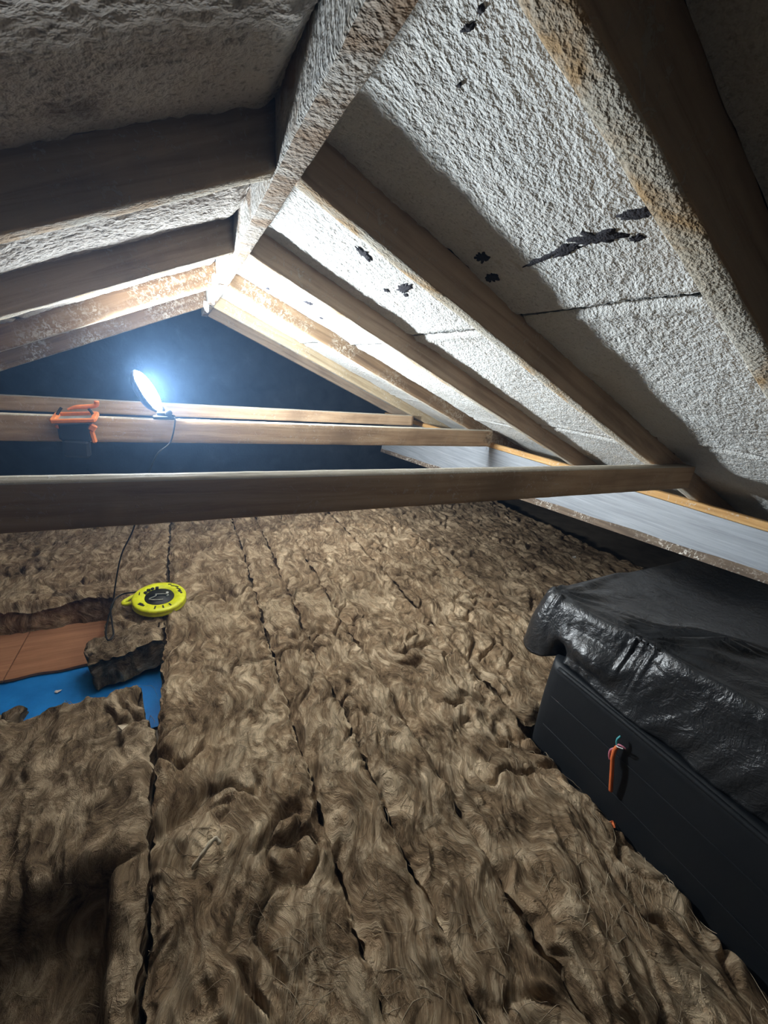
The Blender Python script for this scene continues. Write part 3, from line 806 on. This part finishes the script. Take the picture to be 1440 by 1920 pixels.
# ------------------------------------------------------------------ yellow cable reel
rl = empty('cable_reel', (-.165, 1.80, .165))
MR = Matrix.Rotation(math.radians(3), 3, 'Y') @ Matrix.Rotation(math.radians(7), 3, 'X')
c = Vector((-.165, 1.80, .172)); Rd = .108
MB().lathe([(.02, 0), (Rd - .006, 0), (Rd, .006), (Rd, .012), (Rd - .004, .016), (Rd - .004, .020), (Rd, .024), (Rd, .031), (Rd - .006, .036), (.064, .037), (.060, .031), (.02, .031)], c, MR, 72).build('body', M['yellow'], rl, True)
MB().lathe([(.001, .0335), (.058, .0335), (.060, .029), (.058, .024)], c, MR, 48).build('hub', M['black'], rl, True)
def on_reel(x, y, z): return c + MR @ Vector((x, y, z))
for k, (th, r0, r1) in enumerate(((-100, .072, .09), (-78, .072, .09), (-58, .074, .09))):
    a = math.radians(th); mid = on_reel(math.cos(a) * (r0 + r1) / 2, math.sin(a) * (r0 + r1) / 2, .0375)
    MB().box(mid, (r1 - r0, .006, .0015), MR @ Matrix.Rotation(a, 3, 'Z'), 0).build('mark', M['black'], rl)
for (th, rr, a_, b_) in ((-146, .084, .02, .013), (-136, .083, .01, .008), (160, .085, .018, .004), (28, .086, .022, .006), (40, .09, .016, .006), (52, .085, .018, .005), (64, .09, .014, .006), (16, .084, .014, .012), (6, .088, .010, .008)):
    a = math.radians(th); mid = on_reel(math.cos(a) * rr, math.sin(a) * rr, .0375)
    MB().box(mid, (b_, a_, .0015), MR @ Matrix.Rotation(a + .3, 3, 'Z'), 0).build('mark', M['black'], rl)
# sockets and cut-out lip on the hub
for i, (x, y, s_) in enumerate(((-.045, .047, .016), (-.03, .056, .013), (-.012, .058, .015), (-.056, .03, .014))):
    MB().box(on_reel(x, y, .039), (s_, s_ * .9, .008), MR @ Matrix.Rotation(i * .8, 3, 'Z'), .002).build('lug', M['black'], rl)
pts = [on_reel(.028 * math.cos(t_) - .002 + .012 * math.sin(3 * t_), .022 * math.sin(t_) - .008, .037) for t_ in np.linspace(0, 5.2, 26)]
MB().tube(pts, .0028, 8).build('wound_cable', M['grey'], rl, True)
MB().lathe([(.002, .038), (.006, .038), (.006, .033)], on_reel(.03, .02, 0) - Vector((0, 0, 0)), MR, 16).build('screw', M['white'], rl, True)
hp = [on_reel(-.085, .045, .02), on_reel(-.11, .034, .018), on_reel(-.135, .016, .014), on_reel(-.14, .004, .012), on_reel(-.128, -.004, .012), on_reel(-.10, .0, .016)]
MB().tube(smooth_path(hp, 5), .009, 10).build('handle', M['yellow'], rl, True)
tag(rl, 'round yellow cable reel with black hub on the wool', 'cable reel')

# black cable from the lamp down to the reel
cp = [(-.07, 1.975, zT + .018), (-.05, 1.99, zT - .02), (-.07, 1.915, zT - .09), (-.13, 1.87, H - .42), (-.19, 1.855, H - .58), (-.238, 1.85, H - .73), (-.293, 1.85, H - .845), (-.335, 1.87, H - 1.0), (-.352, 1.86, .165), (-.356, 1.77, .160), (-.352, 1.66, .158), (-.335, 1.585, .165),
      (-.318, 1.60, .172), (-.335, 1.70, .172), (-.352, 1.80, .172), (-.345, 1.87, .178), (-.315, 1.895, .186), (-.27, 1.88, .196), (-.23, 1.865, .206)]
cp[0] = (-.06, 1.945, zT + .016); cp[1] = (-.045, 1.918, zT + .008); cp[2] = (-.07, 1.905, zT - .09)
mb = MB().tube(smooth_path(cp, 10), .0032, 8); o = mb.build('power_cable', M['black'], None, True)
tag(o, 'thin black power cable hanging from the lamp to the yellow reel', 'cable')

# ------------------------------------------------------------------ small bits
def flake(name, c, s, mat, label, cat, seed, group=None):
    r = random.Random(seed); n = 7; V = []; F = []
    for k, (f, dz) in enumerate(((1, 0), (.8, s * .10))):
        for i in range(n):
            a = 2 * math.pi * i / n; q_ = s * f * (.6 + .6 * r.random()); V.append((c[0] + q_ * math.cos(a), c[1] + q_ * .6 * math.sin(a), c[2] + dz + s * .25 * math.sin(a * 2 + seed)))
    F = [tuple(range(n))[::-1], tuple(range(n, 2 * n))] + [(i, (i + 1) % n, n + (i + 1) % n, n + i) for i in range(n)]
    return tag(mk(name, V, F, M[mat], smooth=False), label, cat, group)
flake('plaster_crumb', (2.33, 1.58, .19), .022, 'white', 'white crumb on the dark wool beyond the tank', 'debris', 1)
flake('plaster_crumb', (-.50, 1.53, .016), .011, 'white', 'white crumb on the blue membrane', 'debris', 2)
flake('wool_tuft', (-.23, 1.125, ZT + .006), .024, 'straw', 'pale straw-coloured flake on the wool near the blue membrane corner', 'debris', 3)
o = MB().tube(smooth_path([(-.055, .665, ZT - .01), (-.03, .675, ZT + .012), (-.005, .69, ZT + .022), (.006, .68, ZT + .012)], 5), [.004 + .001 * (i % 3) for i in range(16)], 7).build('straw_splinter', M['straw'], None, True)
tag(o, 'pale bent splinter on the folded wool in front', 'debris')
o = flake('cable_clip', (.985, .338, .14), .014, 'copper_orange', 'small orange fragment at the foot of the tank', 'debris', 5)

# tuft of wool caught on the end of the middle tie beam
r = np.random.default_rng(5); mb = MB()
for i in range(150):
    p = Vector((1.69 + r.normal(0, .022), 1.915 + r.normal(0, .012), H - .315 + r.normal(0, .025))); d = Vector(r.normal(0, 1, 3)).normalized(); e = Vector(r.normal(0, 1, 3)).normalized()
    L = r.uniform(.01, .03); mb.tube([p, p + d * L * .5, p + d * L * .8 + e * L * .4], .0008, 3)
o = mb.build('fluff_tuft', M['fibre'], None, True); tag(o, 'fuzzy tuft of wool caught on the end of the middle tie beam', 'insulation', kind='stuff')
